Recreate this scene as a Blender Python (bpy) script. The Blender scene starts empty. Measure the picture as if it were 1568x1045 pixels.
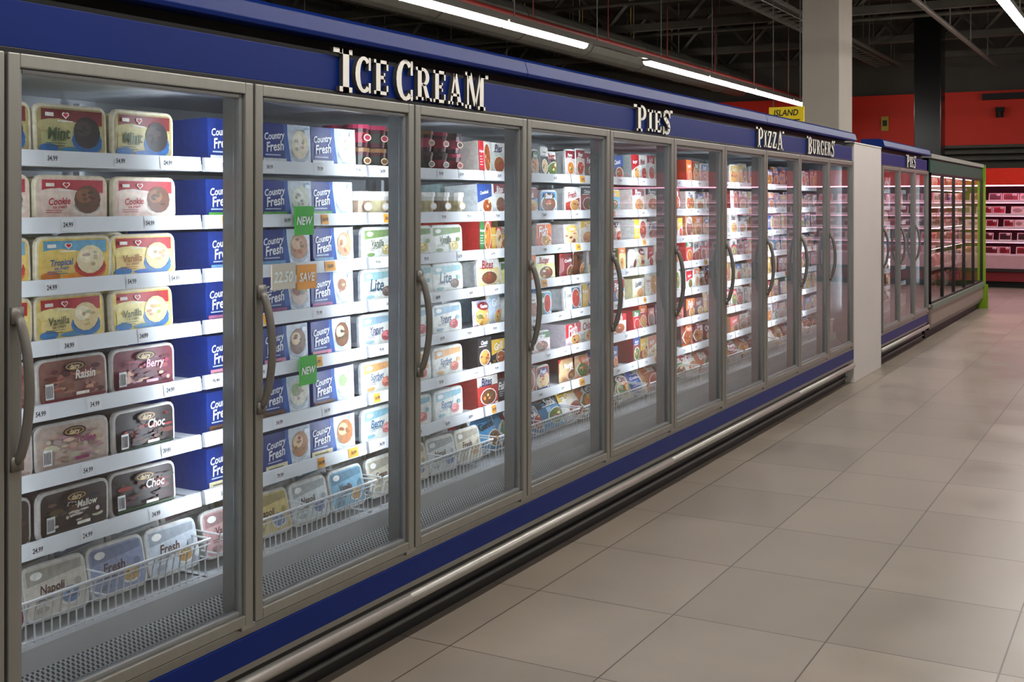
import bpy, math, random
from mathutils import Vector
R = random.Random(11)
sc = bpy.context.scene

def lin(c, a=1.0):
    o = []
    for x in c[:3]:
        x = x/255.0
        o.append(x/12.92 if x <= 0.04045 else ((x+0.055)/1.055)**2.4)
    return (o[0], o[1], o[2], a)

# ------------------------------------------------------------------ materials
def nmat(name):
    m = bpy.data.materials.new(name); m.use_nodes = True
    nt = m.node_tree
    return m, nt, nt.nodes, nt.links, nt.nodes['Principled BSDF']

def mat(name, col, rough=0.5, metal=0.0, nscale=0, namt=0.1, bump=0.0, spec=0.5, stretch=None):
    m, nt, N, L, b = nmat(name)
    b.inputs['Base Color'].default_value = lin(col)
    b.inputs['Roughness'].default_value = rough
    b.inputs['Metallic'].default_value = metal
    b.inputs['Specular IOR Level'].default_value = spec
    if nscale:
        tc = N.new('ShaderNodeTexCoord'); no = N.new('ShaderNodeTexNoise')
        mp = N.new('ShaderNodeMapping')
        if stretch: mp.inputs['Scale'].default_value = stretch
        no.inputs['Scale'].default_value = nscale; no.inputs['Detail'].default_value = 5
        L.new(tc.outputs['Object'], mp.inputs[0]); L.new(mp.outputs[0], no.inputs['Vector'])
        r = N.new('ShaderNodeMapRange')
        r.inputs['To Min'].default_value = 1-namt; r.inputs['To Max'].default_value = 1+namt
        L.new(no.outputs['Fac'], r.inputs['Value'])
        mx = N.new('ShaderNodeVectorMath'); mx.operation = 'SCALE'
        mx.inputs[0].default_value = lin(col)[:3]
        L.new(r.outputs[0], mx.inputs['Scale']); L.new(mx.outputs[0], b.inputs['Base Color'])
        if bump:
            bp = N.new('ShaderNodeBump'); bp.inputs['Strength'].default_value = bump
            bp.inputs['Distance'].default_value = 0.01
            L.new(no.outputs['Fac'], bp.inputs['Height']); L.new(bp.outputs[0], b.inputs['Normal'])
    return m

def attrmat(name, rough=0.4, spec=0.4, namt=0.12, nscale=60, metal=0):
    m, nt, N, L, b = nmat(name)
    at = N.new('ShaderNodeAttribute'); at.attribute_name = 'Col'
    tc = N.new('ShaderNodeTexCoord'); no = N.new('ShaderNodeTexNoise')
    no.inputs['Scale'].default_value = nscale; no.inputs['Detail'].default_value = 3
    L.new(tc.outputs['Object'], no.inputs['Vector'])
    r = N.new('ShaderNodeMapRange'); r.inputs['From Min'].default_value = .3; r.inputs['From Max'].default_value = .7
    r.inputs['To Min'].default_value = 1-namt; r.inputs['To Max'].default_value = 1+namt*.6
    L.new(no.outputs['Fac'], r.inputs['Value'])
    mx = N.new('ShaderNodeVectorMath'); mx.operation = 'SCALE'
    L.new(at.outputs['Color'], mx.inputs[0]); L.new(r.outputs[0], mx.inputs['Scale'])
    L.new(mx.outputs[0], b.inputs['Base Color'])
    b.inputs['Roughness'].default_value = rough; b.inputs['Specular IOR Level'].default_value = spec
    b.inputs['Metallic'].default_value = metal
    return m

def emis(name, col, s):
    m, nt, N, L, b = nmat(name)
    b.inputs['Base Color'].default_value = lin(col)
    b.inputs['Emission Color'].default_value = lin(col)
    b.inputs['Emission Strength'].default_value = s
    return m

def glassmat(name, tint=(238, 242, 243), f0=1.5):
    m = bpy.data.materials.new(name); m.use_nodes = True
    nt = m.node_tree; N = nt.nodes; L = nt.links
    N.remove(N['Principled BSDF']); out = N['Material Output']
    tr = N.new('ShaderNodeBsdfTransparent'); tr.inputs[0].default_value = lin(tint)
    df = N.new('ShaderNodeBsdfDiffuse'); df.inputs[0].default_value = (.75, .8, .85, 1)
    tc = N.new('ShaderNodeTexCoord'); mp = N.new('ShaderNodeMapping'); mp.inputs['Scale'].default_value = (1, 2.5, .6)
    no = N.new('ShaderNodeTexNoise'); no.inputs['Scale'].default_value = 3; no.inputs['Detail'].default_value = 5
    L.new(tc.outputs['Object'], mp.inputs[0]); L.new(mp.outputs[0], no.inputs['Vector'])
    r = N.new('ShaderNodeMapRange'); r.inputs['From Min'].default_value = .35; r.inputs['From Max'].default_value = .75
    r.inputs['To Min'].default_value = .008; r.inputs['To Max'].default_value = .045
    L.new(no.outputs['Fac'], r.inputs[0])
    m0 = N.new('ShaderNodeMixShader'); L.new(r.outputs[0], m0.inputs[0]); L.new(tr.outputs[0], m0.inputs[1]); L.new(df.outputs[0], m0.inputs[2])
    gl = N.new('ShaderNodeBsdfGlossy'); gl.inputs['Roughness'].default_value = 0.015
    fr = N.new('ShaderNodeFresnel'); fr.inputs[0].default_value = 1.5
    ml = N.new('ShaderNodeMath'); ml.operation = 'MULTIPLY'; ml.inputs[1].default_value = f0; ml.use_clamp = True
    mx = N.new('ShaderNodeMixShader')
    L.new(fr.outputs[0], ml.inputs[0]); L.new(ml.outputs[0], mx.inputs[0])
    L.new(m0.outputs[0], mx.inputs[1]); L.new(gl.outputs[0], mx.inputs[2]); L.new(mx.outputs[0], out.inputs[0])
    return m

M = {}
M['blue'] = mat('blue_panel_paint', (0, 33, 106), .42, 0, 6, .12, 0, .22)
M['black'] = mat('black_plastic', (12, 12, 13), .45, 0, 20, .2)
M['frame'] = mat('anodised_door_frame', (150, 149, 142), .36, .6, 40, .1, 0, .5, (1, 1, .05))
M['frame2'] = mat('frame_inner_trim', (136, 138, 139), .3, .3, 40, .1)
M['handle'] = mat('handle_grey', (122, 118, 112), .38, .4, 30, .08)
M['chrome'] = mat('bumper_aluminium', (190, 187, 180), .4, .8, 30, .1)
M['grey'] = mat('grey_base', (110, 110, 108), .5, .2, 12, .15)
M['ledge'] = mat('ledge_grey_white', (206, 209, 212), .45, .1, 12, .08)
M['white'] = mat('white_liner', (216, 221, 226), .45, 0, 8, .05)
M['shelf'] = mat('shelf_enamel', (224, 228, 232), .38, 0, 20, .04)
M['wire'] = mat('wire_white', (235, 238, 240), .35, 0, 20, .04)
M['led'] = emis('led_strip', (240, 246, 255), 38)
M['tube'] = emis('ceiling_tube', (255, 250, 244), 44)
M['pinkled'] = emis('pink_led', (255, 168, 200), 8)
M['coolled'] = emis('cool_led', (255, 228, 225), 12)
M['glass'] = glassmat('door_glass')
M['pack'] = attrmat('package_print', .36, .4, .17, 55)
M['plain'] = attrmat('painted_parts', .5, .3, .06, 10)
M['letter'] = attrmat('sign_letters', .45, .3, .03, 10)
M['dark'] = mat('dark_steel', (86, 82, 74), .6, .2, 4, .3)
M['duct'] = mat('galvanised_duct', (130, 128, 120), .45, .4, 5, .2)
M['redpipe'] = mat('sprinkler_red', (120, 30, 22), .5, 0, 6, .1)
M['yellow'] = mat('yellow_paint', (220, 176, 36), .5, 0, 6, .1)

# grille
m, nt, N, L, b = nmat('perforated_grille'); M['grille'] = m
ge = N.new('ShaderNodeNewGeometry'); sp = N.new('ShaderNodeSeparateXYZ'); L.new(ge.outputs['Position'], sp.inputs[0])
def mth(op, a, bb=None):
    n = N.new('ShaderNodeMath'); n.operation = op
    for i, x in enumerate((a, bb)):
        if x is None: continue
        if isinstance(x, (int, float)): n.inputs[i].default_value = x
        else: L.new(x, n.inputs[i])
    return n.outputs[0]
s1 = mth('SINE', mth('MULTIPLY', sp.outputs['Y'], 2*math.pi/0.016))
s2 = mth('SINE', mth('MULTIPLY', sp.outputs['X'], 2*math.pi/0.020))
hole = mth('GREATER_THAN', mth('MULTIPLY', s1, s2), 0.1)
mx = N.new('ShaderNodeMix'); mx.data_type = 'RGBA'
mx.inputs[6].default_value = lin((176, 180, 183)); mx.inputs[7].default_value = lin((24, 26, 28))
L.new(hole, mx.inputs[0]); L.new(mx.outputs[2], b.inputs['Base Color']); b.inputs['Roughness'].default_value = .5

# floor tiles
m, nt, N, L, b = nmat('floor_tiles'); M['floor'] = m
tc = N.new('ShaderNodeTexCoord'); mp = N.new('ShaderNodeMapping'); mp.inputs['Location'].default_value = (1.665+.5876*20, -4.98+.692*20, 0)
L.new(tc.outputs['Object'], mp.inputs[0])
br = N.new('ShaderNodeTexBrick'); br.offset = 0; br.squash = 1
br.inputs['Scale'].default_value = 1; br.inputs['Brick Width'].default_value = .5876; br.inputs['Row Height'].default_value = .692
br.inputs['Mortar Size'].default_value = .003; br.inputs['Mortar Smooth'].default_value = .2
br.inputs['Color1'].default_value = lin((160, 147, 133)); br.inputs['Color2'].default_value = lin((146, 134, 121))
br.inputs['Mortar'].default_value = lin((78, 70, 62))
L.new(mp.outputs[0], br.inputs['Vector'])
no = N.new('ShaderNodeTexNoise'); no.inputs['Scale'].default_value = 2.2; no.inputs['Detail'].default_value = 7; no.inputs['Roughness'].default_value = .55
L.new(tc.outputs['Object'], no.inputs['Vector'])
mr = N.new('ShaderNodeMapRange'); mr.inputs['From Min'].default_value = .25; mr.inputs['From Max'].default_value = .75
mr.inputs['To Min'].default_value = .84; mr.inputs['To Max'].default_value = 1.1
L.new(no.outputs['Fac'], mr.inputs[0])
vm = N.new('ShaderNodeVectorMath'); vm.operation = 'SCALE'
L.new(br.outputs['Color'], vm.inputs[0]); L.new(mr.outputs[0], vm.inputs['Scale']); L.new(vm.outputs[0], b.inputs['Base Color'])
mr2 = N.new('ShaderNodeMapRange'); mr2.inputs['From Min'].default_value = .3; mr2.inputs['From Max'].default_value = .7
mr2.inputs['To Min'].default_value = .28; mr2.inputs['To Max'].default_value = .4
L.new(no.outputs['Fac'], mr2.inputs[0]); L.new(mr2.outputs[0], b.inputs['Roughness'])
bp = N.new('ShaderNodeBump'); bp.inputs['Strength'].default_value = .35; bp.inputs['Distance'].default_value = .003; bp.invert = True
L.new(br.outputs['Fac'], bp.inputs['Height']); L.new(bp.outputs[0], b.inputs['Normal'])

# ------------------------------------------------------------------ mesh builder
class MB:
    def __init__(s): s.v = []; s.f = []; s.c = []; s.m = []
    def poly(s, pts, col=(200, 200, 200), mi=0):
        i = len(s.v); s.v.extend([tuple(p) for p in pts]); s.f.append(tuple(range(i, i+len(pts)))); s.c.append(col); s.m.append(mi)
    def box(s, x0, y0, z0, x1, y1, z1, col=(200, 200, 200), mi=0):
        if x0 > x1: x0, x1 = x1, x0
        if y0 > y1: y0, y1 = y1, y0
        if z0 > z1: z0, z1 = z1, z0
        i = len(s.v)
        s.v += [(x0,y0,z0),(x1,y0,z0),(x1,y1,z0),(x0,y1,z0),(x0,y0,z1),(x1,y0,z1),(x1,y1,z1),(x0,y1,z1)]
        for q in ((0,3,2,1),(4,5,6,7),(0,1,5,4),(1,2,6,5),(2,3,7,6),(3,0,4,7)):
            s.f.append(tuple(i+k for k in q)); s.c.append(col); s.m.append(mi)
    def loft(s, rings, col, mi=0, cap0=True, cap1=True):
        i = len(s.v); n = len(rings[0])
        for r in rings: s.v.extend([tuple(p) for p in r])
        for k in range(len(rings)-1):
            a = i+k*n; b_ = a+n
            for j in range(n):
                s.f.append((a+j, a+(j+1) % n, b_+(j+1) % n, b_+j)); s.c.append(col); s.m.append(mi)
        if cap0: s.f.append(tuple(range(i+n-1, i-1, -1))); s.c.append(col); s.m.append(mi)
        if cap1:
            a = i+(len(rings)-1)*n; s.f.append(tuple(range(a, a+n))); s.c.append(col); s.m.append(mi)
    def tube(s, path, r, seg=8, col=(200, 200, 200), mi=0, ry=None):
        path = [Vector(p) for p in path]; rings = []
        for k, p in enumerate(path):
            t = (path[min(k+1, len(path)-1)]-path[max(k-1, 0)]).normalized()
            up = Vector((0, 1, 0)) if abs(t.y) < .9 else Vector((1, 0, 0))
            a = t.cross(up).normalized(); bb = t.cross(a).normalized()
            rings.append([p+a*math.cos(2*math.pi*j/seg)*r+bb*math.sin(2*math.pi*j/seg)*(ry or r) for j in range(seg)])
        s.loft(rings, col, mi)
    def beam(s, p0, p1, w, col=(200,200,200), mi=0):
        s.tube([p0, p1], w*.7, 4, col, mi)
    def build(s, name, mats, parent=None, bevel=0, smooth=False):
        me = bpy.data.meshes.new(name); me.from_pydata(s.v, [], s.f)
        for mm in mats: me.materials.append(mm)
        me.polygons.foreach_set('material_index', s.m)
        at = me.color_attributes.new('Col', 'FLOAT_COLOR', 'CORNER')
        cache = {}; buf = []
        for f, c in zip(s.f, s.c):
            if c not in cache: cache[c] = lin(c)
            buf.extend(cache[c]*len(f))
        at.data.foreach_set('color', buf)
        if smooth: me.polygons.foreach_set('use_smooth', [True]*len(s.f))
        me.update()
        o = bpy.data.objects.new(name, me); sc.collection.objects.link(o)
        if bevel:
            md = o.modifiers.new('bevel', 'BEVEL'); md.width = bevel; md.segments = 2; md.limit_method = 'ANGLE'
        if parent: o.parent = parent
        return o

def empty(name):
    e = bpy.data.objects.new(name, None); sc.collection.objects.link(e); return e

# ------------------------------------------------------------------ text cache
_tc = {}
def textgeo(s):
    if s in _tc: return _tc[s]
    cu = bpy.data.curves.new('t', 'FONT'); cu.body = s; cu.size = 1; cu.resolution_u = 2; cu.offset = .022; cu.fill_mode = 'FRONT'
    o = bpy.data.objects.new('t', cu); sc.collection.objects.link(o)
    bpy.context.view_layer.update()
    me = bpy.data.meshes.new_from_object(o.evaluated_get(bpy.context.evaluated_depsgraph_get()))
    vs = [(v.co.x, v.co.y) for v in me.vertices]; fs = [tuple(p.vertices) for p in me.polygons]
    xs = [p[0] for p in vs]; x0, x1 = min(xs), max(xs)
    vs = [(x-(x0+x1)/2, y-.35) for x, y in vs]
    bpy.data.objects.remove(o); bpy.data.meshes.remove(me); bpy.data.curves.remove(cu)
    _tc[s] = (vs, fs, x1-x0); return _tc[s]

def rr(w, h, r, seg=3):
    pts = []
    for cx, cy, a0 in ((w/2-r, h/2-r, 0), (-w/2+r, h/2-r, 90), (-w/2+r, -h/2+r, 180), (w/2-r, -h/2+r, 270)):
        for k in range(seg+1):
            a = math.radians(a0+90*k/seg); pts.append((cx+r*math.cos(a), cy+r*math.sin(a)))
    return pts

def frame_of(o, A=(0, 1, 0), Bv=(0, 0, 1), Nv=(1, 0, 0), lean=0, yaw=0):
    o = Vector(o); A = Vector(A); Bv = Vector(Bv); Nv = Vector(Nv)
    A2 = A*math.cos(yaw)+Nv*math.sin(yaw); N1 = Nv*math.cos(yaw)-A*math.sin(yaw)
    B2 = Bv*math.cos(lean)-N1*math.sin(lean); N2 = N1*math.cos(lean)+Bv*math.sin(lean)
    return lambda a, b, n=0.0: tuple(o+A2*a+B2*b+N2*n)

def draw(mb, F, w, h, layers, surf=lambda a, b: 0.0):
    k = 0
    de = .0006 if len(layers) < 12 else .00018
    for l in layers:
        k += 1; e = de*k+.0006
        P = lambda a, b: F(a*w, b*h, surf(a, b)+e)
        if l[0] == 'r':
            _, a0, b0, a1, b1, c = l
            n = 1 if surf(0, 0) == 0 else 4
            for i in range(n):
                for j in range(n):
                    u0 = a0+(a1-a0)*i/n; u1 = a0+(a1-a0)*(i+1)/n; v0 = b0+(b1-b0)*j/n; v1 = b0+(b1-b0)*(j+1)/n
                    mb.poly([P(u0, v0), P(u1, v0), P(u1, v1), P(u0, v1)], c)
        elif l[0] == 'e':
            _, ca, cb, ra, rb, c = l
            n = 14
            if surf(0, 0) == 0:
                mb.poly([P(ca+ra*math.cos(2*math.pi*i/n), cb+rb*math.sin(2*math.pi*i/n)) for i in range(n)], c)
            else:
                for i in range(n):
                    a1 = 2*math.pi*i/n; a2 = 2*math.pi*(i+1)/n
                    mb.poly([P(ca, cb), P(ca+ra*math.cos(a1), cb+rb*math.sin(a1)), P(ca+ra*math.cos(a2), cb+rb*math.sin(a2))], c)
        elif l[0] == 'p':
            mb.poly([P(a, b) for a, b in l[1]], l[2])
        elif l[0] == 't':
            _, s, ca, cb, wid, c = l[:6]; rot = l[6] if len(l) > 6 else 0
            vs, fs, tw = textgeo(s); sz = wid*w/tw
            i0 = len(mb.v); cr, sr = math.cos(rot), math.sin(rot)
            for x, y in vs:
                X = (x+.18*y)*sz; Y = y*sz*1.15
                mb.v.append(P(ca+(X*cr-Y*sr)/w, cb+(X*sr+Y*cr)/h))
            for f in fs:
                mb.f.append(tuple(i0+q for q in f)); mb.c.append(c); mb.m.append(0)

def tub(mb, F, w, h, d, base, layers, rim=(235, 232, 215), body=None):
    body = body or rim
    ro = rr(w, h, .026); ri = rr(w*.93, h*.88, .02)
    o0 = [F(a, b, 0) for a, b in ro]
    mb.loft([[F(a, b, -.012) for a, b in ro], o0, [F(a, b, .002) for a, b in rr(w*.97, h*.95, .022)]], rim, 0, True, True)
    mb.poly([F(a, b, .0026) for a, b in ri], base)
    mb.loft([[F(a, b, -d) for a, b in rr(w*.8, h*.78, .02)], [F(a, b, -.012) for a, b in rr(w*.93, h*.9, .022)]], body)
    G = lambda a, b, n=0: F(a*.93, b*.88, n+.0026)
    draw(mb, G, w, h, layers)

def carton(mb, F, w, h, d, base, layers, side=None):
    side = side or base
    i = [(-w/2, -h/2), (w/2, -h/2), (w/2, h/2), (-w/2, h/2)]
    mb.loft([[F(a, b, -d) for a, b in i], [F(a, b, -.002) for a, b in i], [F(a*.99, b*.985, 0) for a, b in i]], side)
    mb.poly([F(a*.99, b*.985, .0006) for a, b in i], base)
    draw(mb, F, w, h, layers)

def bag(mb, F, w, h, d, base, layers):
    bu = d*.5
    surf = lambda a, b: bu*max(0, (1-(2*a)**2))**.6*max(0, (1-(2*b)**2))**.5+.0001
    n = 6
    for sgn in (1, -1):
        for i in range(n):
            for j in range(n):
                q = []
                for di, dj in ((0, 0), (1, 0), (1, 1), (0, 1)):
                    a = -.5+(i+di)/n; b_ = -.5+(j+dj)/n
                    q.append(F(a*w, b_*h, sgn*surf(a, b_)))
                if sgn < 0: q.reverse()
                mb.poly(q, base)
    draw(mb, F, w, h, layers, lambda a, b: surf(a, b)+.0015)

def pot(mb, F, r, h, base, lid, band):
    n = 16
    ring = lambda rad, b: [F(rad*math.cos(2*math.pi*i/n), b, -r+rad*math.sin(2*math.pi*i/n)) for i in range(n)]
    mb.loft([ring(r*.82, -h/2), ring(r*.86, -h*.3)], base, 0, True, False)
    mb.loft([ring(r*.865, -h*.3), ring(r*.93, h*.15)], band, 0, False, False)
    mb.loft([ring(r*.93, h*.15), ring(r*.95, h*.32)], base, 0, False, False)
    mb.loft([ring(r*1.02, h*.32), ring(r*1.0, h*.5)], lid)
    draw(mb, F, r*2, h, [('e', 0, -.08, .24, .16, (226, 200, 170)), ('e', 0, -.08, .18, .11, lid)], lambda a, b: .001)

# ------------------------------------------------------------------ label art
def jit(c, a=14): return tuple(max(0, min(255, int(x+R.uniform(-a, a)))) for x in c)
def scoop(ca, cb, ra, rb, c, c2, cup):
    L_ = [('e', ca, cb-rb*.5, ra*1.15, rb*.75, cup), ('e', ca, cb-rb*.42, ra*1.0, rb*.55, tuple(int(x*.75) for x in cup)), ('e', ca, cb, ra, rb, c), ('e', ca-ra*.25, cb+rb*.25, ra*.6, rb*.5, c2)]
    for _ in range(6):
        q = R.uniform(0, 6.28); rad = R.uniform(.2, .62)
        L_.append(('e', ca+math.cos(q)*rad*ra, cb+math.sin(q)*rad*rb, ra*R.uniform(.14, .26), rb*R.uniform(.08, .15), jit(tuple(int(x*.82) for x in c), 18)))
    return L_
def heart(ca, cb, s, c):
    return [('e', ca-s*.45, cb+s*.5, s*.5, s*.8, c), ('e', ca+s*.45, cb+s*.5, s*.5, s*.8, c), ('p', [(ca-s*.9, cb+s*.3), (ca, cb-s*1.3), (ca+s*.9, cb+s*.3)], c)]
def lines(a0, b0, wid, n, c, db=.05, t=.014):
    return [('r', a0, b0-db*i, a0+wid*R.uniform(.6, 1), b0-db*i+t, c) for i in range(n)]
def art_lid(top, sc_, sc2, cup, title, tcol, accent=None, wave=None):
    wv = wave or (240, 235, 215)
    L_ = [('r', -.44, .16, .46, .46, top), ('e', -.25, .12, .26, .14, wv), ('p', [(-.46, .2), (-.2, .27), (.1, .2), (.46, .1), (.46, -.04), (-.46, .0)], wv)]
    L_ += [('r', -.45, -.3, .46, -.02, jit(wv, 6))]
    if accent: L_ += [('e', .25, -.26, .2, .2, accent), ('e', -.34, -.36, .14, .1, accent), ('e', .02, -.38, .2, .06, jit(accent, 20))]
    L_ += scoop(.22, .0, .2, .34, sc_, sc2, cup)
    L_ += heart(-.1, .33, .055, (250, 245, 240))+heart(-.1, .335, .036, (200, 30, 40))
    L_ += [('r', -.22, .2, .0, .225, (245, 240, 235)), ('t', title, -.2, -.04, .32, tcol, .05), ('t', 'ice cream', -.2, -.17, .2, tcol, .05)]+lines(-.4, -.26, .3, 2, tcol)
    L_ += [('r', -.4, .3, -.28, .38, (240, 235, 225))]
    return L_
def art_swirl(cols, title, tcol, side):
    L_ = []
    for _ in range(46):
        a = R.uniform(-.38, .38); b_ = R.uniform(-.32, .3)
        L_.append(('e', a, b_, R.uniform(.025, .12), R.uniform(.02, .07), jit(R.choice(cols), 12)))
    L_ += [('e', 0, .33, .17, .12, (52, 14, 24)), ('e', 0, .33, .14, .085, (196, 160, 80)), ('e', 0, .33, .12, .065, (60, 16, 26)), ('t', 'dairy', 0, .33, .15, (240, 220, 170)),
           ('t', title, .16, .13, .3, tcol), ('r', -.46, -.43, .46, -.37, side), ('r', -.45, -.36, -.33, 0.0, (235, 235, 235)), ('r', .0, -.35, .2, -.28, tcol)]
    for i in range(5): L_.append(('r', -.44+.02*i, -.32, -.43+.02*i, -.05, (20, 20, 20)))
    return L_
def art_country(accent, scc, sc2):
    L_ = [('r', .02, -.5, .5, .5, (214, 226, 236)), ('p', [(-.04, -.5), (.09, -.5), (.0, .5), (-.06, .5)], (40, 92, 170)),
          ('e', .27, -.28, .19, .16, (238, 242, 245)), ('e', .42, .38, .06, .09, (170, 200, 228))]
    L_ += scoop(.27, .04, .18, .34, scc, sc2, (196, 208, 220))
    L_ += [('t', 'Country', -.25, .22, .4, (240, 245, 250), .1), ('t', 'Fresh', -.24, -.02, .34, (240, 245, 250), .1), ('r', -.48, -.47, -.02, -.3, accent),
           ('r', -.44, -.24, -.14, -.21, (180, 200, 230)), ('r', -.42, -.4, -.12, -.37, tuple(int(x*.5) for x in accent)), ('r', .1, -.45, .3, -.41, (60, 80, 130)), ('r', .36, .3, .46, .4, (235, 240, 245))]
    return L_
def art_white(c1, c2, title, pic):
    L_ = [('p', [(-.46, .16), (.46, .28), (.46, .46), (-.46, .46)], c1), ('e', -.3, .34, .1, .08, (245, 245, 240)), ('t', title, -.06, .04, .4, c2), ('t', 'ice cream', -.08, -.09, .26, c2)]
    L_ += lines(-.34, -.16, .3, 2, c2, .05)
    L_ += scoop(.22, -.2, .15, .17, pic, tuple(min(255, x+40) for x in pic), (235, 235, 230))
    L_ += [('e', -.28, -.34, .12, .06, c1), ('e', .36, .02, .06, .08, c1)]
    return L_
FOOD = [(196, 120, 50), (170, 84, 36), (222, 170, 90), (150, 60, 40), (236, 210, 160), (190, 50, 40), (90, 120, 50), (120, 70, 40), (206, 150, 80)]
WORDS = ['Pies', 'Steak', 'Pizza', 'Chips', 'Chicken', 'Burger', 'Fish', 'Cheese', 'Pastry', 'Garden', 'Fresh', 'Crumbed', 'Family', 'Classic', 'Original', 'Grill', 'Bites']
def art_rand():
    L_ = []; t = R.random()
    ac = R.choice([(186, 30, 40), (238, 238, 232), (226, 186, 60), (36, 70, 140), (30, 30, 34), (226, 116, 40), (60, 110, 60), (130, 30, 40), (240, 238, 230)])
    tc_ = (250, 250, 250) if sum(ac) < 480 else R.choice([(150, 25, 30), (30, 40, 90), (40, 40, 40)])
    f = R.choice(FOOD)
    def food(ca, cb, ra, rb):
        q = [('e', ca, cb, ra*1.12, rb*1.12, jit((236, 232, 222), 8)), ('e', ca, cb, ra, rb, f)]
        for _ in range(12):
            an = R.uniform(0, 6.28); rd = R.uniform(0, .8)
            q.append(('e', ca+math.cos(an)*rd*ra, cb+math.sin(an)*rd*rb, ra*R.uniform(.1, .3), rb*R.uniform(.08, .26), jit(R.choice(FOOD+[f]*6), 20)))
        return q
    if t < .3:
        L_ += [('r', -.5, .2, .5, .5, ac)]+food(.02, -.16, .36, .24)+[('t', R.choice(WORDS), -.05, .34, .5, tc_)]
        L_ += [('r', -.44, .21, .1, .235, tc_)]
    elif t < .55:
        L_ += [('p', [(-.5, -.1), (.5, .12), (.5, .5), (-.5, .5)], ac)]+food(.14, -.2, .3, .22)+[('t', R.choice(WORDS), -.06, .24, .56, tc_, .12)]+lines(-.44, -.3, .2, 3, tc_ if sum(tc_) < 500 else ac, .05)
    elif t < .8:
        L_ += food(.2, .02, .25, .4)+[('r', -.5, -.5, -.1, .5, ac), ('t', R.choice(WORDS), -.28, .2, .36, tc_)]+lines(-.45, .04, .3, 4, tc_, .08)
    else:
        L_ += food(0, -.08, .44, .36)+[('e', 0, .3, .36, .16, ac), ('t', R.choice(WORDS), 0, .3, .46, tc_), ('r', -.5, -.5, .5, -.4, ac)]
    L_.append(('r', .3, -.46, .44, -.36, (240, 240, 236)))
    return L_

ZL = [1.72, 1.54, 1.372, 1.21, 1.037, .857, .677]
XD = -2.405; XS = -2.62; XP = -2.648

def place(mb, kind, y, z, w, h, d, base, layers, x=XP, lean=None, **kw):
    lean = R.uniform(0, .07) if lean is None else lean
    F = frame_of((x-.004-math.sin(lean)*h*.5-R.uniform(0, .012), y+w/2, z+h/2+.001), lean=lean, yaw=R.uniform(-.05, .05))
    {'tub': tub, 'carton': carton, 'bag': bag}[kind](mb, F, w, h, d, base, layers, **kw)

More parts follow.
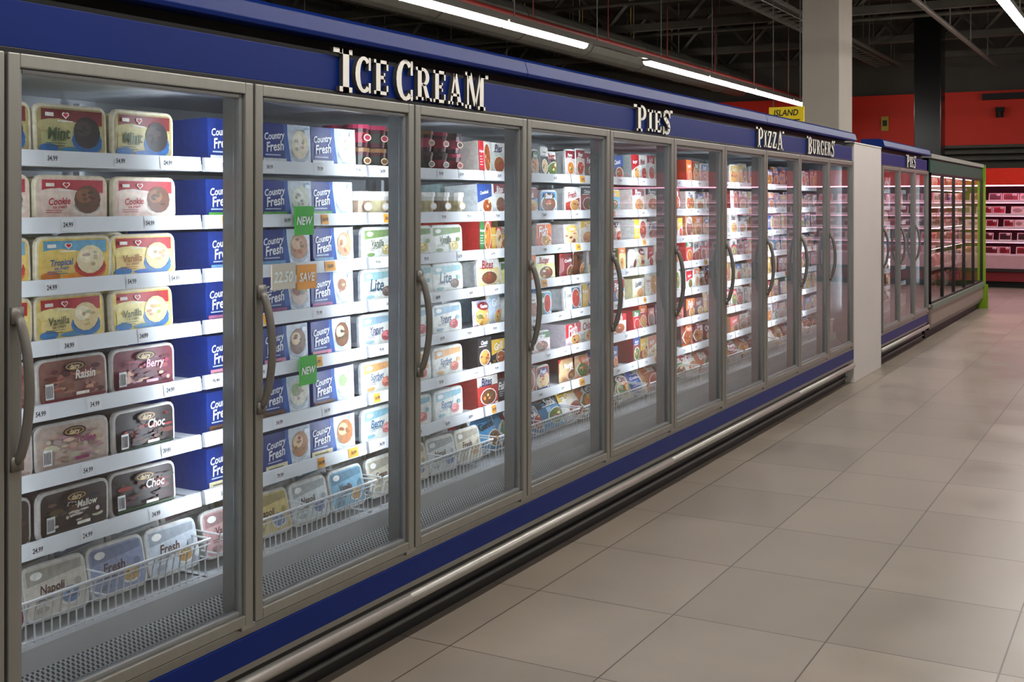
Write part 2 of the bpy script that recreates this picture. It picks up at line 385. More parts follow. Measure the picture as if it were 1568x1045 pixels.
def fill_bay(mb, k, y0, y1):
    """k: 1 = first whole door in the picture."""
    cream = (236, 224, 178)
    if k <= 1:
        ya = y0+.035
        rows = []
        rows.append([((176, 160, 104), lambda: art_lid((120, 26, 34), (34, 24, 22), (62, 46, 40), (26, 100, 170), 'Mint', (60, 80, 40), (30, 110, 180), (190, 180, 124)))]*3)
        rows.append([((234, 204, 190), lambda: art_lid((176, 50, 60), (104, 62, 40), (140, 90, 56), (232, 220, 204), 'Cookie', (180, 40, 54), None, (238, 218, 204)))]*3)
        rows.append([((228, 194, 96), lambda: art_lid((110, 170, 200), (232, 216, 174), (246, 232, 200), (200, 60, 50), 'Tropical', (60, 100, 160), (220, 130, 60), (230, 200, 110)))]*2 +
                    [((232, 208, 126), lambda: art_lid((176, 40, 46), (226, 200, 146), (242, 228, 190), (60, 120, 180), 'Vanilla', (160, 100, 40), (64, 128, 190), (236, 216, 140)))])
        rows.append([((230, 204, 108), lambda: art_lid((176, 40, 46), (228, 204, 150), (242, 230, 196), (60, 120, 180), 'Vanilla', (90, 90, 50), (64, 128, 190), (236, 220, 150)))]*3)
        sw = lambda cols, t, tc_, s_: (lambda: art_swirl(cols, t, tc_, s_))
        red = [(110, 50, 46), (140, 74, 60), (176, 120, 96), (90, 36, 34), (196, 146, 120)]
        ber = [(120, 40, 66), (216, 180, 160), (90, 26, 44), (190, 120, 130), (150, 60, 80)]
        nut = [(196, 170, 154), (176, 150, 134), (216, 198, 180), (160, 130, 116)]
        chc = [(44, 24, 22), (70, 36, 32), (140, 24, 36), (26, 14, 16), (90, 50, 44)]
        mal = [(60, 42, 36), (216, 206, 186), (90, 64, 50), (40, 28, 26), (110, 90, 76)]
        rows.append([((140, 96, 84), sw(red, 'Raisin', (250, 240, 225), (120, 40, 44))), ((140, 96, 84), sw(red, 'Raisin', (250, 240, 225), (120, 40, 44))), ((110, 40, 56), sw(ber, 'Berry', (250, 190, 210), (110, 20, 50)))])
        rows.append([((196, 176, 164), sw(nut, 'Toffee', (150, 50, 100), (170, 150, 140)))]*2+[((36, 22, 24), sw(chc, 'Choc', (250, 245, 240), (30, 60, 40)))])
        rows.append([((64, 48, 40), sw(mal, 'Mallow', (240, 235, 220), (70, 60, 50)))]*2+[((40, 22, 24), sw(chc, 'Choc', (250, 245, 240), (50, 80, 50)))])
        for z, row in zip(ZL, rows):
            hh = .15 if z > 1.7 else .134
            for i, (b_, fn) in enumerate(row):
                place(mb, 'tub', ya+i*.26, z, .25, hh, .2, b_, fn(), rim=(226, 216, 188) if z > 1.1 else (200, 196, 190), body=cream if z > 1.1 else (110, 84, 76))
                place(mb, 'tub', ya+i*.26+.004, z, .25, hh, .2, b_, [], x=XP-.22, rim=(226, 216, 188) if z > 1.1 else (190, 186, 180), body=cream if z > 1.1 else (110, 84, 76))
        return
    if k == 2:
        acc = [(235, 240, 240), (90, 170, 70), (120, 170, 210), (180, 110, 150), (220, 150, 170), (110, 80, 60), (230, 220, 180)]
        scs = [((236, 226, 196), (248, 242, 222)), ((222, 226, 210), (244, 246, 236)), ((196, 150, 120), (224, 190, 160)), ((214, 196, 186), (150, 110, 90)), ((120, 84, 64), (226, 200, 160)), ((226, 222, 206), (150, 180, 130)), ((176, 120, 80), (230, 196, 150))]
        for z, a_, s_ in zip(ZL, acc, scs):
            for i in range(3):
                place(mb, 'carton', y0+.085+i*.258, z, .25, .15 if z > 1.7 else .134, .16, (24, 50, 128), art_country(a_, *s_), lean=.04)
                place(mb, 'carton', y0+.088+i*.258, z, .25, .134, .16, (24, 50, 128), [], x=XP-.2, lean=.02)
        return
    if k == 3:
        for i in range(7):
            for j in range(2):
                for q in range(2):
                    F = frame_of((XP-q*.1, y0+.055+i*.112, ZL[0]+.045+j*.088))
                    pot(mb, F, .05, .085, (60, 14, 26), R.choice([(160, 40, 74), (50, 24, 30), (120, 84, 50)]), R.choice([(140, 24, 50), (160, 60, 84), (40, 46, 40)]))
        for i in range(7):
            for q in range(2):
                F = frame_of((XP-q*.12, y0+.06+i*.114, ZL[1]+.052)); pot(mb, F, .054, .1, (222, 222, 214), (236, 236, 232), R.choice([(200, 190, 150), (150, 130, 110), (210, 210, 206)]))
        specs = [((120, 150, 90), (70, 90, 60), 'Vanilla', (214, 196, 130)), ((150, 190, 196), (60, 90, 110), 'Lite', (110, 90, 80)), ((150, 180, 200), (60, 70, 110), 'Yogurt', (190, 90, 96)), ((226, 170, 110), (90, 110, 140), 'Sorbet', (200, 110, 90)), ((140, 190, 206), (60, 110, 150), 'Berry', (214, 130, 130))]
        for z, s_ in zip(ZL[2:], specs):
            for i in range(3):
                place(mb, 'tub', y0+.03+i*.25, z, .24, .132, .19, (232, 234, 226), art_white(*s_), rim=(232, 236, 232), body=(228, 230, 226))
                place(mb, 'tub', y0+.034+i*.25, z, .24, .132, .19, (232, 234, 226), [], x=XP-.22, rim=(232, 236, 232), body=(228, 230, 226))
        return
    pal = {
        4: [[(190, 120, 50), (60, 30, 26), (24, 24, 28), (210, 206, 200)], [(40, 120, 70), (70, 140, 200), (230, 236, 240)], [(206, 60, 44), (230, 200, 90), (190, 30, 40)], [(226, 196, 50), (150, 180, 50), (230, 220, 150)], [(50, 150, 200), (40, 110, 170), (200, 216, 226)], [(230, 226, 222), (40, 30, 36), (210, 210, 214)], [(170, 60, 50), (130, 50, 40), (200, 110, 80)]],
        5: [[(110, 70, 44), (60, 40, 40), (30, 34, 60), (200, 190, 180)], [(110, 170, 206), (160, 50, 40), (235, 235, 230)], [(226, 216, 200), (190, 60, 44), (220, 150, 60)], [(225, 215, 130), (120, 60, 50), (220, 190, 80)], [(180, 200, 215), (226, 220, 210), (60, 110, 150)], [(200, 196, 190), (60, 40, 50), (60, 70, 50)], [(150, 60, 56), (200, 160, 130), (120, 30, 30)]],
    }.get(k)
    gen = [[(226, 220, 210), (170, 60, 50), (216, 176, 110)], [(206, 120, 60), (232, 224, 210), (150, 44, 40)], [(235, 235, 232), (190, 136, 90), (120, 64, 46)], [(180, 46, 46), (230, 225, 215), (120, 60, 50)], [(235, 232, 225), (206, 190, 164), (170, 66, 54)], [(230, 226, 216), (100, 66, 54), (180, 50, 44)], [(170, 126, 76), (232, 224, 204), (130, 40, 36)]]
    gb = [[(60, 100, 150), (200, 212, 222), (50, 64, 104)]]*2+[[(206, 216, 222), (70, 120, 160), (96, 70, 64)]]*3+[[(70, 130, 156), (216, 220, 222), (150, 96, 70)]]*2
    pal = pal or (gb if k >= 9 else gen)
    for z, cols in zip(ZL, pal):
        y = y0+.035
        c = R.choice(cols); kind = R.choice(['carton', 'carton', 'carton', 'bag', 'tub']); w = R.uniform(.1, .2); cnt = R.randint(2, 4)
        while y+w < y1-.003:
            h = R.uniform(.112, .146)
            if z > 1.7: h += .02
            cc = jit(c, 10)
            if kind == 'tub': place(mb, 'tub', y, z, w, h, .18, cc, art_rand(), rim=(230, 230, 226))
            elif kind == 'bag': place(mb, 'bag', y, z, w, h, .05, cc, art_rand(), x=XP-.03)
            else:
                place(mb, 'carton', y, z, w, h, .17, cc, art_rand())
            if R.random() < .8: place(mb, 'carton', y+.004, z, w, h*R.uniform(.85, 1.1), .17, jit(c), [], x=XP-.19)
            y += w+R.choice([.002, .005, .010]); cnt -= 1
            if cnt <= 0:
                c = R.choice(cols); kind = R.choice(['carton', 'carton', 'bag', 'tub']); w = R.uniform(.08, .19); cnt = R.randint(1, 3)
                if R.random() < .05: y += .07

def fill_basket(mb, k, y0, y1):
    pal = {0: [(200, 200, 190)], 1: [(130, 60, 76), (214, 208, 196), (150, 160, 190), (200, 210, 220)], 2: [(210, 170, 170), (216, 196, 130), (216, 224, 224), (130, 176, 200)], 3: [(222, 216, 196), (226, 218, 190), (220, 226, 224)],
           4: [(60, 140, 190), (90, 160, 200), (40, 110, 170)]}.get(k, [(230, 225, 215), (200, 110, 60), (150, 40, 40), (90, 140, 90), (220, 190, 130)])
    y = y0+.03; i = 0
    while y+.21 < y1+.02:
        c = pal[i % len(pal)]; i += 1
        t = R.choice(['Vanilla', 'Napoli', 'Cream', 'Fresh'])
        if k <= 3:
            ar = lambda: art_white(tuple(int(x*.8) for x in c), (90, 60, 50), t, R.choice([(190, 150, 90), (170, 90, 80), (120, 140, 180)]))
            place(mb, 'tub', y, .475, .205, .15, .14, c, ar(), x=-2.605, lean=.22, rim=(222, 222, 216))
            place(mb, 'tub', y+.012, .475, .205, .145, .14, (225, 225, 222), ar(), x=-2.78, lean=.22, rim=(222, 222, 216))
        else:
            place(mb, 'bag', y, .475, .205, .15, .08, c, art_rand(), x=-2.64, lean=.45)
            place(mb, 'carton', y, .475, .2, .13, .1, jit(R.choice(pal)), art_rand(), x=-2.78, lean=.3)
        y += .212

# ------------------------------------------------------------------ glass door freezers
def freezer(Y0, n, w, kfirst, signs=True):
    E = empty('glass_door_freezer'); Y1 = Y0+n*w
    s = MB()
    s.box(-3.30, Y0-.03, .1, -3.26, Y1+.03, 2.0, mi=0)
    s.box(-3.30, Y0-.035, .1, -2.44, Y0-.005, 2.09, mi=1); s.box(-3.30, Y1+.005, .1, -2.44, Y1+.035, 2.09, mi=1)
    s.box(-3.27, Y0-.004, 1.95, -2.46, Y1+.004, 2.0, mi=0)
    s.box(-3.27, Y0-.004, .30, -2.46, Y1+.004, .34, mi=0)
    s.box(-3.30, Y0-.03, 2.0, -2.48, Y1+.03, 2.15, mi=2)
    s.build('cabinet_shell', [M['white'], M['frame2'], M['black']], E)
    s = MB()
    s.box(-2.47, Y0-.035, 1.972, -2.415, Y1+.035, 2.088, mi=0)
    s.box(-2.52, Y0-.035, 2.088, -2.475, Y1+.035, 2.15, mi=1)  # recessed strip, black painted in to deepen the shadow under the canopy
    pr = [(-2.47, 2.142), (-2.375, 2.135), (-2.37, 2.148), (-2.385, 2.20), (-2.42, 2.218), (-2.60, 2.22), (-2.60, 2.142)]
    y = Y0-.035; step = w*4
    while y < Y1+.03:
        ye = min(y+step, Y1+.035)
        s.loft([[(a, y+.002, b_) for a, b_ in pr], [(a, ye-.002, b_) for a, b_ in pr]], (0, 0, 0), 0); y = ye
    s.box(-2.44, Y0-.035, 1.957, -2.41, Y1+.035, 1.972, mi=1)
    s.build('header_fascia', [M['blue'], M['black']], E, bevel=.002)
    s = MB()
    s.box(-2.46, Y0-.035, .215, -2.40, Y1+.035, .30, mi=0)
    s.box(-2.50, Y0-.035, .30, -2.405, Y1+.035, .328, mi=2)
    s.box(-2.48, Y0-.035, .19, -2.41, Y1+.035, .215, mi=2)
    s.box(-2.50, Y0-.02, .0, -2.47, Y1+.02, .19, mi=1)
    s.box(-3.28, Y0-.02, .0, -2.50, Y1+.02, .30, mi=1)
    s.build('base_panels', [M['blue'], M['black'], M['frame']], E, bevel=.002)
    s = MB()
    y = Y0-.03
    while y < Y1:
        ye = min(y+w*3, Y1+.03)
        s.tube([(-2.40, y+.004, .160), (-2.40, ye-.004, .160)], .021, 10); y = ye
    s.tube([(-2.455, Y0-.02, .055), (-2.455, Y1+.02, .055)], .009, 6, mi=1)
    s.build('bumper_rail', [M['chrome'], M['grey']], E, smooth=True)
    fr = MB(); gl = MB(); hd = MB(); mu = MB(); led = MB()
    zb, zt = .335, 1.957
    for i in range(n):
        a = Y0+i*w+.005; b_ = Y0+(i+1)*w-.005; t = .034; xf = -2.392; xb = -2.43
        fr.box(xb, a, zb, xf, a+t, zt); fr.box(xb, b_-t, zb, xf, b_, zt)
        fr.box(xb, a+t, zb, xf, b_-t, zb+t); fr.box(xb, a+t, zt-t, xf, b_-t, zt)
        t2 = t+.014; x2 = -2.404
        for q in ((a+t, zb+t, a+t2, zt-t), (b_-t2, zb+t, b_-t, zt-t), (a+t2, zb+t, b_-t2, zb+t2), (a+t2, zt-t2, b_-t2, zt-t)):
            fr.box(xb, q[0], q[1], x2, q[2], q[3], mi=1)
        gl.poly([(-2.415, a+t2-.004, zb+t2-.004), (-2.415, b_-t2+.004, zb+t2-.004), (-2.415, b_-t2+.004, zt-t2+.004), (-2.415, a+t2-.004, zt-t2+.004)])
        hy = a+.02; pts = []
        for q in range(17):
            u = q/16; zz = 1.335-u*.36
            bow = .036*min(1, math.sin(math.pi*u)**.4 if 0 < u < 1 else 0)+.010*math.sin(math.pi*u)
            pts.append((xf-.004+bow, hy+.006*math.sin(math.pi*u), zz))
        hd.tube(pts, .012, 10, ry=.012)
        hd.box(xf-.002, hy-.016, 1.31, xf+.010, hy+.016, 1.35); hd.box(xf-.002, hy-.016, .96, xf+.010, hy+.016, .995)
        fr.box(xf, b_-.05, zb-.012, xf-.03, b_+.01, zb+.004, mi=0)
    for i in range(n+1):
        yy = Y0+i*w
        mu.box(-2.47, yy-.035, .34, -2.435, yy+.035, 1.95, mi=0)
        mu.box(-2.436, yy-.008, .335, -2.41, yy+.008, 1.957, mi=1)
        mu.box(-2.480, yy-.008, .36, -2.47, yy+.008, 1.93, mi=0)
        for sg in (-1, 1):
            mu.box(-2.486, yy+sg*.032, .36, -2.47, yy+sg*.035, 1.93, mi=0)  # added lip, shields the LED strip from view through the doors
            if (i == 0 and sg < 0) or (i == n and sg > 0): continue
            p = [(-2.476, yy+sg*.031, .66), (-2.486, yy+sg*.010, .66), (-2.486, yy+sg*.010, 1.9), (-2.476, yy+sg*.031, 1.9)]
            led.poly(p)
    fr.build('door_frames', [M['frame'], M['frame2']], E, bevel=.003)
    gl.build('door_glass', [M['glass']], E)
    hd.build('door_handles', [M['handle']], E, smooth=True)
    mu.build('door_mullions', [M['frame2'], M['black']], E)
    led.build('led_strips', [M['led']], E)
    sh = MB(); wi = MB(); tg = MB(); pk = MB()
    for i in range(n):
        a = Y0+i*w+.03; b_ = Y0+i*w+w+.012 if i < n-1 else Y0+(i+1)*w-.02
        k = kfirst+i
        for z in ZL:
            sh.box(-3.2, a, z-.018, XS-.01, b_, z-.002)
            sh.loft([[(XS-.012, yy, z-.024), (XS+.004, yy, z-.022), (XS-.002, yy, z+.02), (XS-.012, yy, z+.02)] for yy in (a, b_)], (0, 0, 0))
            y = a+R.uniform(.02, .1)
            while y < b_-.08:
                ww = R.choice([.05, .06, .04])
                colr = R.choice([(236, 238, 240)]*6+[(236, 166, 60)]*(3 if k == 2 else (1 if k != 1 else 0)))
                x0, x1 = XS+.0052, XS+.0002
                tg.poly([(x0, y, z-.018), (x0, y+ww, z-.018), (x1, y+ww, z+.016), (x1, y, z+.016)], colr)
                vs, fs, tw = textgeo(R.choice(['34.99', '24.99', '79.99', '54.99']))
                i0 = len(tg.v)
                for (vx, vy) in vs: tg.v.append((XS+.0050, y+ww*.5+vx*.015, z-.001+vy*.019))
                for f in fs: tg.f.append(tuple(i0+q for q in f)); tg.c.append((60, 60, 70)); tg.m.append(0)
                y += R.uniform(.16, .3)
        sh.box(-3.2, a-.012, .4, -3.17, a+.012, 1.93)
        sh.box(-3.25, a-.03, .40, -2.56, b_, .44)
        sh.loft([[(-2.565, yy, .388), (-2.535, yy, .388), (-2.545, yy, .452), (-2.565, yy, .452)] for yy in (a-.02, b_)], (0, 0, 0), 1)
        wi.poly([(-2.536, a-.03, .395), (-2.46, a-.03, .346), (-2.46, b_+.01, .346), (-2.536, b_+.01, .395)], mi=1)
        xw = -2.565
        for hz, rr_ in ((.57, .0048), (.555, .0022), (.51, .0022), (.462, .003)):
            wi.tube([(xw+(.012 if hz > .55 else 0), a, hz), (xw+(.012 if hz > .55 else 0), b_-.03, hz)], rr_, 6)
        y = a
        while y < b_-.03:
            wi.tube([(xw, y, .455), (xw-.002, y, .51), (xw+.003, y, .54), (xw+.012, y, .57)], .0026, 5); y += .027
        for yy in (a, a+(b_-a)/2, b_-.03):
            for hz in (.57, .51):
                wi.tube([(xw, yy, hz), (-3.15, yy, hz)], .003, 5)
        fill_bay(pk, k, Y0+i*w, Y0+(i+1)*w)
        fill_basket(pk, k, Y0+i*w, Y0+(i+1)*w)
    sh.build('shelves', [M['shelf'], M['ledge']], E)
    wi.build('wire_baskets', [M['wire'], M['grille']], E)
    tg.build('price_tags', [M['letter']], E)
    pk.build('frozen_food_packages', [M['pack']])
    return E

YF = 1.849; DW = .866
E1 = freezer(YF-DW, 11, DW, 0)
E2 = freezer(11.75, 3, .84, 9)

# promo tags hung on freezer shelves
s = MB()
def promo(y, z, w, h, c, t):
    F = frame_of((-2.600, y, z)); s.box(-2.606, y-w/2, z-h/2, -2.6005, y+w/2, z+h/2, c)
    draw(s, F, w, h, [('t', t, -.02, 0, .8, (245, 250, 240))])
def inv(u, v, X):
    dx = 1783-u; Zc = 2058.6*X/dx; return ((Zc-X*.4853)/.8744, 1.6+(310-v)*Zc/1800)
for (u, v, ww, hh, c, t) in ((467, 338, .10, .10, (60, 175, 50), 'NEW'), (473, 567, .09, .10, (60, 175, 50), 'NEW'), (471, 424, .10, .085, (238, 156, 50), 'SAVE'), (435, 424, .12, .085, (214, 200, 176), '22.50')):
    y, z = inv(u, v, 2.6); promo(y, z, ww, hh, c, t)
s.build('promotional_shelf_tags', [M['letter']], E1)

# ------------------------------------------------------------------ slab-serif letter signs
def arc(cx, cy, ro, rin, a0, a1, n=10):
    out = []
    for i in range(n):
        t0 = math.radians(a0+(a1-a0)*i/n); t1 = math.radians(a0+(a1-a0)*(i+1)/n)
        out.append([(cx+ro[0]*math.cos(t0), cy+ro[1]*math.sin(t0)), (cx+ro[0]*math.cos(t1), cy+ro[1]*math.sin(t1)), (cx+rin[0]*math.cos(t1), cy+rin[1]*math.sin(t1)), (cx+rin[0]*math.cos(t0), cy+rin[1]*math.sin(t0))])
    return out
def rc(a, b, c, d): return [(a, b), (c, b), (c, d), (a, d)]
def stroke(pts, w):
    out = []
    for i in range(len(pts)-1):
        p = Vector(pts[i]); q = Vector(pts[i+1]); t = (q-p).normalized(); n_ = Vector((-t.y, t.x))
        w0, w1 = w[i]/2, w[i+1]/2; p2 = p-t*.02; q2 = q+t*.02
        out.append([tuple(p2+n_*w0), tuple(q2+n_*w1), tuple(q2-n_*w1), tuple(p2-n_*w0)])
    return out
G = {
 'I': (.5, [rc(.13, 0, .37, 1), rc(0, 0, .5, .12), rc(0, .88, .5, 1)]),
 'E': (.74, [rc(.1, 0, .32, 1), rc(0, 0, .72, .1), rc(0, .9, .72, 1), rc(.3, .45, .56, .55), rc(.63, .0, .72, .28), rc(.63, .72, .72, 1), rc(.49, .36, .56, .64)]),
 'C': (.78, arc(.42, .5, (.42, .52), (.19, .42), 48, 312, 14)+[rc(.65, .64, .75, 1), rc(.65, .0, .75, .28)]),
 'G': (.84, arc(.42, .5, (.42, .52), (.19, .42), 48, 320, 14)+[rc(.65, .66, .75, 1), rc(.57, .02, .77, .42), rc(.48, .36, .84, .44)]),
 'R': (.86, [rc(.1, 0, .32, 1), rc(0, 0, .42, .1), rc(0, .9, .42, 1), rc(.3, .44, .44, .53), [(.37, .5), (.56, .5), (.82, 0), (.6, 0)], rc(.58, 0, .9, .1)]+arc(.4, .72, (.36, .28), (.15, .19), -90, 90, 8)),
 'P': (.78, [rc(.1, 0, .32, 1), rc(0, 0, .44, .1), rc(0, .9, .42, 1), rc(.3, .42, .44, .51)]+arc(.4, .71, (.37, .29), (.15, .2), -90, 90, 8)),
 'B': (.82, [rc(.1, 0, .32, 1), rc(0, 0, .42, .1), rc(0, .9, .42, 1), rc(.3, .46, .44, .55)]+arc(.4, .74, (.34, .26), (.13, .17), -90, 90, 8)+arc(.4, .27, (.4, .27), (.17, .18), -90, 90, 8)),
 'A': (.92, [[(.1, 0), (.21, 0), (.48, 1), (.37, 1)], [(.34, 1), (.54, 1), (.84, 0), (.62, 0)], rc(.2, .27, .68, .36), rc(0, 0, .3, .1), rc(.53, 0, .94, .1)]),
 'M': (1.12, [rc(.1, 0, .2, 1), rc(.8, 0, 1.02, 1), [(.1, 1), (.34, 1), (.62, .08), (.48, .08)], [(.51, .08), (.6, .08), (.9, 1), (.8, 1)], rc(0, 0, .32, .1), rc(.7, 0, 1.12, .1), rc(0, .9, .3, 1), rc(.8, .9, 1.12, 1)]),
 'S': (.7, stroke([(.6, .74), (.5, .9), (.33, .94), (.16, .86), (.14, .7), (.3, .57), (.48, .45), (.56, .28), (.48, .11), (.3, .06), (.12, .12), (.07, .28)], [.09, .11, .12, .16, .19, .22, .22, .19, .16, .12, .11, .09])+[rc(.58, .68, .66, 1), rc(.0, 0, .09, .32)]),
 'Z': (.74, [rc(.03, .89, .72, 1), rc(.0, 0, .72, .11), [(.47, .9), (.72, .9), (.27, .1), (.0, .1)], rc(.03, .7, .12, 1), rc(.63, 0, .72, .31)]),
 'U': (.9, [rc(.1, .36, .31, 1), rc(.67, .36, .76, 1), rc(0, .9, .42, 1), rc(.57, .9, .88, 1)]+arc(.43, .36, (.33, .38), (.12, .27), 180, 360, 10)),
}
def sign(words, y0, y1, z0, z1):
    mb = MB(); H = z1-z0; x = 0; items = []
    for wi_, word in enumerate(words):
        for li, ch in enumerate(word):
            big = (li == 0) or (wi_ == len(words)-1 and li == len(word)-1)
            s_ = 1.0 if big else .84
            items.append((ch, x, s_, big)); x += G[ch][0]*s_+.12
        x += .22
    tot = x-.34; sx = (y1-y0)/tot
    for idx, (ch, xo, s_, big) in enumerate(items):
        polys = list(G[ch][1])
        if idx == 0: polys.append(rc(-.24, .89, .1, 1))
        if idx == len(items)-1: polys.append(rc(G[ch][0]-.1, .89, G[ch][0]+.16, 1))
        base = .05 if not big else 0
        for p in polys:
            area = sum(p[i][0]*p[(i+1) % len(p)][1]-p[(i+1) % len(p)][0]*p[i][1] for i in range(len(p)))
            if area < 0: p = p[::-1]
            Y = [y0+(xo+a*s_)*sx for a, b_ in p]; Z = [z0+(base+b_*s_)*H for a, b_ in p]
            mb.loft([[(-2.4145, yy, zz) for yy, zz in zip(Y, Z)], [(-2.398, yy, zz) for yy, zz in zip(Y, Z)]], (70, 68, 66), 0, False, False)
            mb.poly([(-2.398, yy, zz) for yy, zz in zip(Y, Z)], (244, 240, 230))
    mb.build('category_letter_sign', [M['letter']])
sign(['ICE', 'CREAM'], 3.14, 4.10, 1.970, 2.114)
sign(['PIES'], 5.66, 6.14, 1.973, 2.11)
sign(['PIZZA'], 7.74, 8.34, 1.973, 2.11)
sign(['BURGERS'], 9.02, 9.84, 1.973, 2.11)
sign(['PIES'], 13.0, 13.5, 1.973, 2.11)

# ------------------------------------------------------------------ room shell
def shell(name, x0, y0, z0, x1, y1, z1, m):
    s = MB(); s.box(x0, y0, z0, x1, y1, z1); return s.build(name, [m])
shell('floor', -14, -4, -.1, 7, 25.5, 0, M['floor'])
ceilm = mat('ceiling_dark_deck', (66, 62, 54), .8, 0, 3, .3, .2, .3, (1, .2, 1))
shell('ceiling', -14, -4, 5.5, 7, 25.5, 5.6, ceilm)
wm = mat('wall_grey', (120, 116, 108), .7, 0, 4, .1)
shell('wall_left', -14.1, -4, 0, -14, 25.5, 5.5, mat('wall_dark', (60, 58, 54), .7, 0, 4, .15))
shell('wall_right', 7, -4, 0, 7.1, 25.5, 5.5, wm)
shell('wall_front', -14, -4.1, 0, 7, -4, 5.5, wm)
shell('wall_back', -14, 25.5, 0, 7, 25.6, 5.5, mat('wall_back_grey', (84, 80, 74), .8, 0, 2, .2))
redm = mat('red_wall_paint', (230, 50, 28), .55, 0, 3, .06)
s = MB(); s.box(-14, 25.40, 2.75, 7, 25.49, 3.85); s.build('trim_red_band', [redm])
s = MB(); s.box(-3.2, 25.2, 3.66, 7, 25.38, 3.78); s.build('trim_dark_rail', [M['black']])
s = MB()
for zz in (2.45, 2.58, 2.7): s.box(-14, 25.3, zz, 7, 25.42, zz+.06)
s.build('trim_bulkhead', [M['dark']])

# partition between freezer runs
s = MB(); s.box(-3.3, 10.56, 0, -2.40, 11.70, 2.12); s.box(-3.3, 10.558, 2.12, -2.395, 11.7, 2.135)
s.build('white_partition_panel', [mat('partition_white', (212, 206, 202), .55, 0, 4, .04)], bevel=.004)

# columns
colm = mat('column_plaster', (180, 172, 160), .7, 0, 3, .07, .1)
s = MB(); s.box(-3.79, 13.98, 0, -3.35, 14.64, 5.5); s.box(-3.80, 13.97, 0, -3.34, 14.65, .12)
s.build('concrete_column', [colm], bevel=.01)
s = MB(); s.box(-3.85, 21.5, 0, -3.4, 21.95, 5.5); s.box(-3.87, 21.48, 0, -3.38, 21.97, .15)
s.build('black_column', [mat('black_gloss', (8, 8, 9), .2, 0, 4, .1)], bevel=.01)

# ------------------------------------------------------------------ ceiling services
s = MB()
for yt in [1.0, 4.5, 8.0, 11.5, 15.0, 18.5, 22.0, 24.8]:
    s.box(-14, yt-.06, 5.28, 7, yt+.06, 5.4); s.box(-14, yt-.06, 4.50, 7, yt+.06, 4.62)
    x = -14; up = True
    while x < 6.6:
        s.beam((x, yt, 4.57 if up else 5.35), (x+.7, yt, 5.35 if up else 4.57), .06); x += .7; up = not up
for yt in (9.6, 13.2, 16.9, 20.3, 23.4):  # cross conduits with hanger rods, built into the truss mesh
    s.tube([(-13.9, yt, 4.7), (6.9, yt, 4.7)], .035, 8)
    for xx in range(-13, 7, 3): s.beam((xx, yt, 4.7), (xx, yt, 5.45), .012)
s.build('roof_truss_conduits', [M['dark']])
s = MB()
x = -13.5
while x < 7:
    s.box(x-.05, -4, 5.36, x+.05, 25.4, 5.5); x += 1.6
s.build('roof_purlins', [M['dark']])
def duct(name, x, z, r, m, y0=-3.8, y1=25.1):
    s = MB(); s.tube([(x, y0, z), (x, y1, z)], r, 16)
    y = y0+1
    while y < y1:
        s.tube([(x, y, z), (x, y+.04, z)], r*1.06, 16); s.beam((x, y, z+r), (x, y, 5.45), .015); y += 2.2
    s.build(name, [m], smooth=False)
duct('ventilation_duct', -8.2, 4.2, .27, M['duct'])
duct('ventilation_duct', -12.0, 4.15, .32, M['duct'])
duct('sprinkler_pipe', -6.7, 3.8, .045, M['redpipe'])
duct('sprinkler_pipe', -9.2, 4.4, .05, M['yellow'])
duct('conduit_pipe', -4.6, 4.35, .03, M['dark'])
duct('conduit_pipe', -2.9, 4.3, .04, M['duct'])
s = MB()
for x0 in (-9.9, -5.2):
    for dx in (0, .35): s.box(x0+dx, -3.8, 4.38, x0+dx+.03, 25, 4.48)
    y = -3.6
    while y < 25: s.box(x0, y, 4.41, x0+.38, y+.03, 4.43); y += .35
    y = -3
    while y < 25: s.beam((x0+.015, y, 4.45), (x0+.015, y, 5.45), .012); s.beam((x0+.365, y, 4.45), (x0+.365, y, 5.45), .012); y += 2.5
s.build('cable_tray', [M['duct']])

def strip(x, z, segs, wd=1.0):
    E = empty('ceiling_strip_light'); b_ = MB(); t = MB()
    ya = min(a for a, c in segs); yb = max(c for a, c in segs)
    b_.box(x-.03, ya-.2, z+.045, x+.03, yb+.1, z+.1)
    y = ya
    while y < yb: b_.beam((x, y+.1, z+.1), (x, y+.1, 5.48), .01); y += 2
    for a, c in segs:
        b_.box(x-.05*wd, a, z+.02, x+.05*wd, c, z+.05)
        t.loft([[(x+.044*wd*math.cos(q), yy, z+.022+.045*wd*math.sin(q)) for q in [math.pi*(1+k_/6) for k_ in range(7)]] for yy in (a+.02, c-.02)], (0, 0, 0))
    b_.build('trunking', [M['duct']], E); t.build('tube', [M['tube']], E)
strip(-5.8, 3.39, [(4.4, 6.3), (6.35, 8.28), (8.32, 10.25), (10.3, 12.16), (14.0, 16.2), (16.25, 18.4), (18.45, 20.6), (20.65, 22.8)], 1.25)
seg2 = [(-3.4+2.4*i, -3.4+2.4*i+2.3) for i in range(11)]
strip(-1.26, 3.39, seg2)
strip(3.2, 3.39, seg2)

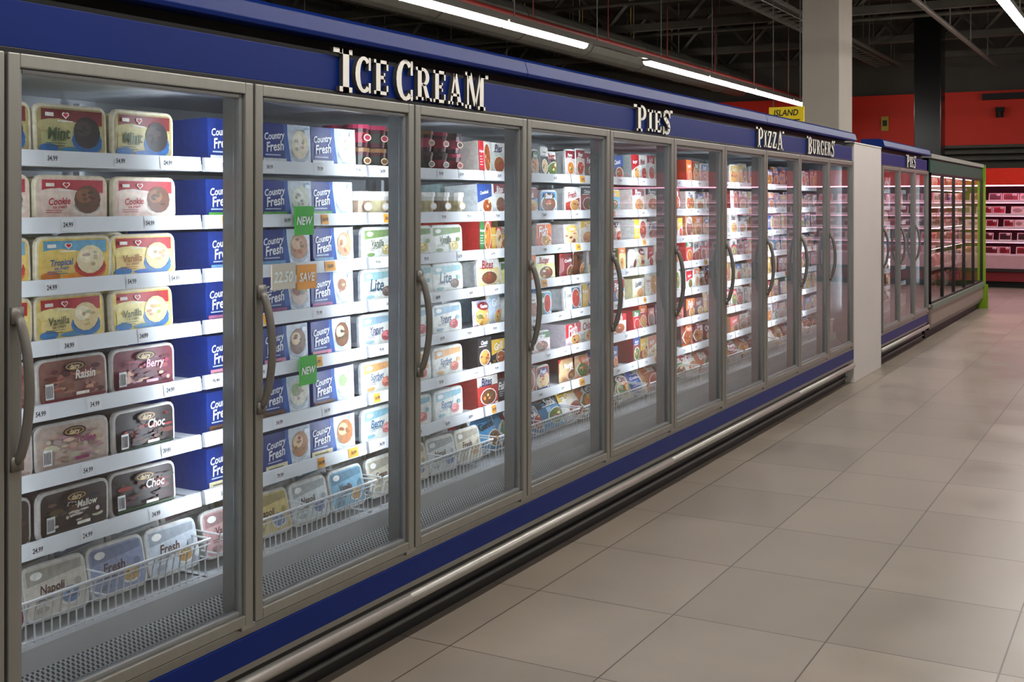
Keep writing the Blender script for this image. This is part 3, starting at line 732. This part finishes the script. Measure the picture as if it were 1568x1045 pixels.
# ------------------------------------------------------------------ hanging yellow sign
s = MB(); s.box(-3.57, 11.9, 2.41, -3.21, 11.93, 2.58, (236, 208, 30))
F = frame_of((-3.39, 11.9, 2.50), A=(1, 0, 0), Nv=(0, -1, 0)); draw(s, F, .36, .17, [('t', 'ISLAND', 0, .12, .7, (30, 30, 30)), ('r', -.4, -.36, .4, -.3, (30, 30, 30))])
s.beam((-3.53, 11.915, 2.58), (-3.53, 11.915, 5.48), .008, (60, 60, 60)); s.beam((-3.25, 11.915, 2.58), (-3.25, 11.915, 5.48), .008, (60, 60, 60))
s.build('yellow_hanging_sign', [M['letter']])
s = MB(); s.box(-5.2, 25.34, 3.1, -5.05, 25.385, 3.4, (200, 170, 60)); s.box(-5.17, 25.335, 3.2, -5.08, 25.345, 3.32, (40, 50, 30)); s.build('exit_sign', [M['letter']])
s = MB(); s.box(-2.95, 25.2, 3.42, -2.8, 25.385, 3.5, (30, 30, 30)); s.tube([(-2.875, 25.25, 3.42), (-2.875, 25.25, 3.34), (-2.875, 25.25, 3.3)], .07, 12, (12, 12, 12)); s.build('security_camera', [M['plain']])

# ------------------------------------------------------------------ produce multideck (same line, farther on)
E = empty('refrigerated_multideck')
Y0, Y1 = 14.42, 19.0
s = MB()
s.box(-3.3, Y0, .08, -3.24, Y1, 2.1, (190, 190, 186)); s.box(-3.3, Y0, .1, -2.42, Y0+.04, 2.12, (60, 62, 60)); s.box(-3.3, Y1-.05, 0, -2.36, Y1, 2.16, (130, 165, 36))
s.box(-3.3, Y0, 1.97, -2.42, Y1, 2.12, (40, 76, 68)); s.box(-2.42, Y0, 1.95, -2.40, Y1, 2.10, (34, 76, 66)); s.box(-3.3, Y0, 2.12, -2.38, Y1, 2.17, (150, 152, 146))
s.box(-3.3, Y0, .1, -2.42, Y1, .36, (128, 122, 116)); s.box(-2.42, Y0, .16, -2.39, Y1, .34, (150, 136, 126)); s.box(-3.2, Y0, 0, -2.46, Y1, .1, (20, 20, 20)); s.box(-2.40, Y0, .34, -2.37, Y1, .40, (120, 132, 120))
s.box(-2.42, Y1-.02, .0, -2.33, Y1+.02, .36, (130, 165, 36))
zs = [.45, .75, 1.03, 1.3, 1.57, 1.8]
for z in zs[1:]:
    s.box(-3.24, Y0+.04, z-.03, -2.62, Y1-.05, z-.01, (200, 190, 180)); s.box(-2.63, Y0+.04, z-.035, -2.615, Y1-.05, z+.01, (235, 215, 205))
s.build('body', [M['plain']], E)
s = MB(); gl = MB(); fr = MB(); y = Y0+.04; ww = (Y1-Y0-.09)/5
for i in range(5):
    a = y+i*ww; gl.poly([(-2.415, a+.03, .42), (-2.415, a+ww-.03, .42), (-2.415, a+ww-.03, 1.93), (-2.415, a+.03, 1.93)])
    fr.box(-2.43, a, .4, -2.395, a+.02, 1.95); fr.box(-2.43, a+ww-.02, .4, -2.395, a+ww, 1.95); fr.box(-2.43, a, .4, -2.395, a+ww, .43); fr.box(-2.43, a, 1.92, -2.395, a+ww, 1.95)
gl.build('door_glass', [M['glass']], E); fr.build('door_frames', [M['black']], E)
s = MB()
s.box(-2.56, Y0+.1, 1.925, -2.5, Y1-.1, 1.945)
for z in zs[2:]: s.box(-2.66, Y0+.1, z-.045, -2.64, Y1-.1, z-.033)
s.build('led_tube', [M['coolled']], E)
pk = MB(); pal = [(190, 40, 40), (220, 110, 50), (90, 120, 50), (230, 210, 190), (210, 70, 90), (150, 30, 40), (220, 180, 80)]
for z in zs:
    y = Y0+.07
    while y < Y1-.3:
        w = R.uniform(.12, .22); place(pk, R.choice(['carton', 'bag', 'tub']), y, z-.01, w, .17 if z > .5 else .2, .1, R.choice(pal), art_rand(), x=-2.66); y += w+.015
pk.build('chilled_food_packages', [M['pack']])

# ------------------------------------------------------------------ meat cases along back wall
E = empty('meat_display_case')
X0, X1, YM = -3.3, 6.0, 23.7
s = MB()
s.box(X0, 25.1, .1, X1, 25.18, 2.2, (150, 90, 104)); s.box(X0-.06, YM, 0, X0, 25.18, 2.22, (140, 172, 46)); s.box(X1, YM, 0, X1+.06, 25.18, 2.22, (60, 60, 60))
s.box(X0, YM, 1.93, X1, 25.18, 2.0, (70, 30, 34)); s.box(X0, YM-.02, 1.93, X1, YM+.06, 2.24, (236, 46, 28)); s.box(X0, YM+.06, 2.0, X1, 25.18, 2.2, (60, 50, 50))
s.box(X0, YM, .12, X1, 25.18, .4, (200, 150, 160)); s.box(X0, YM-.04, .36, X1, YM+.03, .6, (214, 160, 172)); s.box(X0, YM-.06, .3, X1, YM, .36, (50, 40, 42)); s.box(X0, YM+.05, 0, X1, 25.1, .12, (20, 20, 20)); s.box(X0, YM-.02, .12, X1, YM, .3, (130, 36, 44))
s.build('body', [M['plain']], E)
s = MB(); l = MB(); zs = [.62, .88, 1.13, 1.38, 1.63]
for j, z in enumerate(zs):
    yf = YM+.12+.03*j
    s.box(X0, yf, z-.03, X1, 25.1, z-.01, (190, 130, 150)); s.box(X0, yf-.015, z-.04, X1, yf, z+.01, (240, 205, 220))
    if j: l.box(X0+.05, yf+.03, z-.045, X1-.05, yf+.05, z-.032)
l.box(X0+.05, YM+.1, 1.905, X1-.05, YM+.15, 1.925)
s.build('shelves', [M['plain']], E); l.build('led_tube', [M['pinkled']], E)
pk = MB()
for j, z in enumerate(zs):
    x = X0+.04
    while x < X1-.25:
        w = R.uniform(.16, .3); yf = YM+.14+.03*j
        F = frame_of((x+w/2, yf+.01, z+.075), A=(1, 0, 0), Nv=(0, -1, 0), lean=.45)
        c = R.choice([(150, 24, 44), (196, 50, 76), (110, 20, 36), (226, 170, 176), (150, 30, 46), (80, 26, 34)])
        carton(pk, F, w, .15, .03, (226, 190, 200), [('r', -.44, -.42, .44, .42, c), ('e', -.1, -.05, .3, .28, tuple(int(q*.7) for q in c)), ('r', .1, .16, .36, .4, (236, 210, 222)), ('r', .14, .22, .3, .3, (60, 40, 50))])
        x += w+R.choice([.012, .012, .1])
pk.build('meat_trays', [M['pack']])

# ------------------------------------------------------------------ camera
cam = bpy.data.cameras.new('camera'); co = bpy.data.objects.new('camera', cam); sc.collection.objects.link(co)
co.location = (0, 0, 1.6); co.rotation_euler = (math.radians(90), 0, math.atan(999/1800))
cam.sensor_width = 36; cam.lens = 36*1800/1568; cam.shift_y = -(522.5-310)/1568; cam.clip_end = 100
sc.camera = co
w = bpy.data.worlds.new('world'); sc.world = w; w.use_nodes = True
w.node_tree.nodes['Background'].inputs[0].default_value = (.5, .55, .6, 1); w.node_tree.nodes['Background'].inputs[1].default_value = .02
sc.view_settings.view_transform = 'Standard'
print('faces', sum(len(o.data.polygons) for o in bpy.data.objects if o.type == 'MESH'))
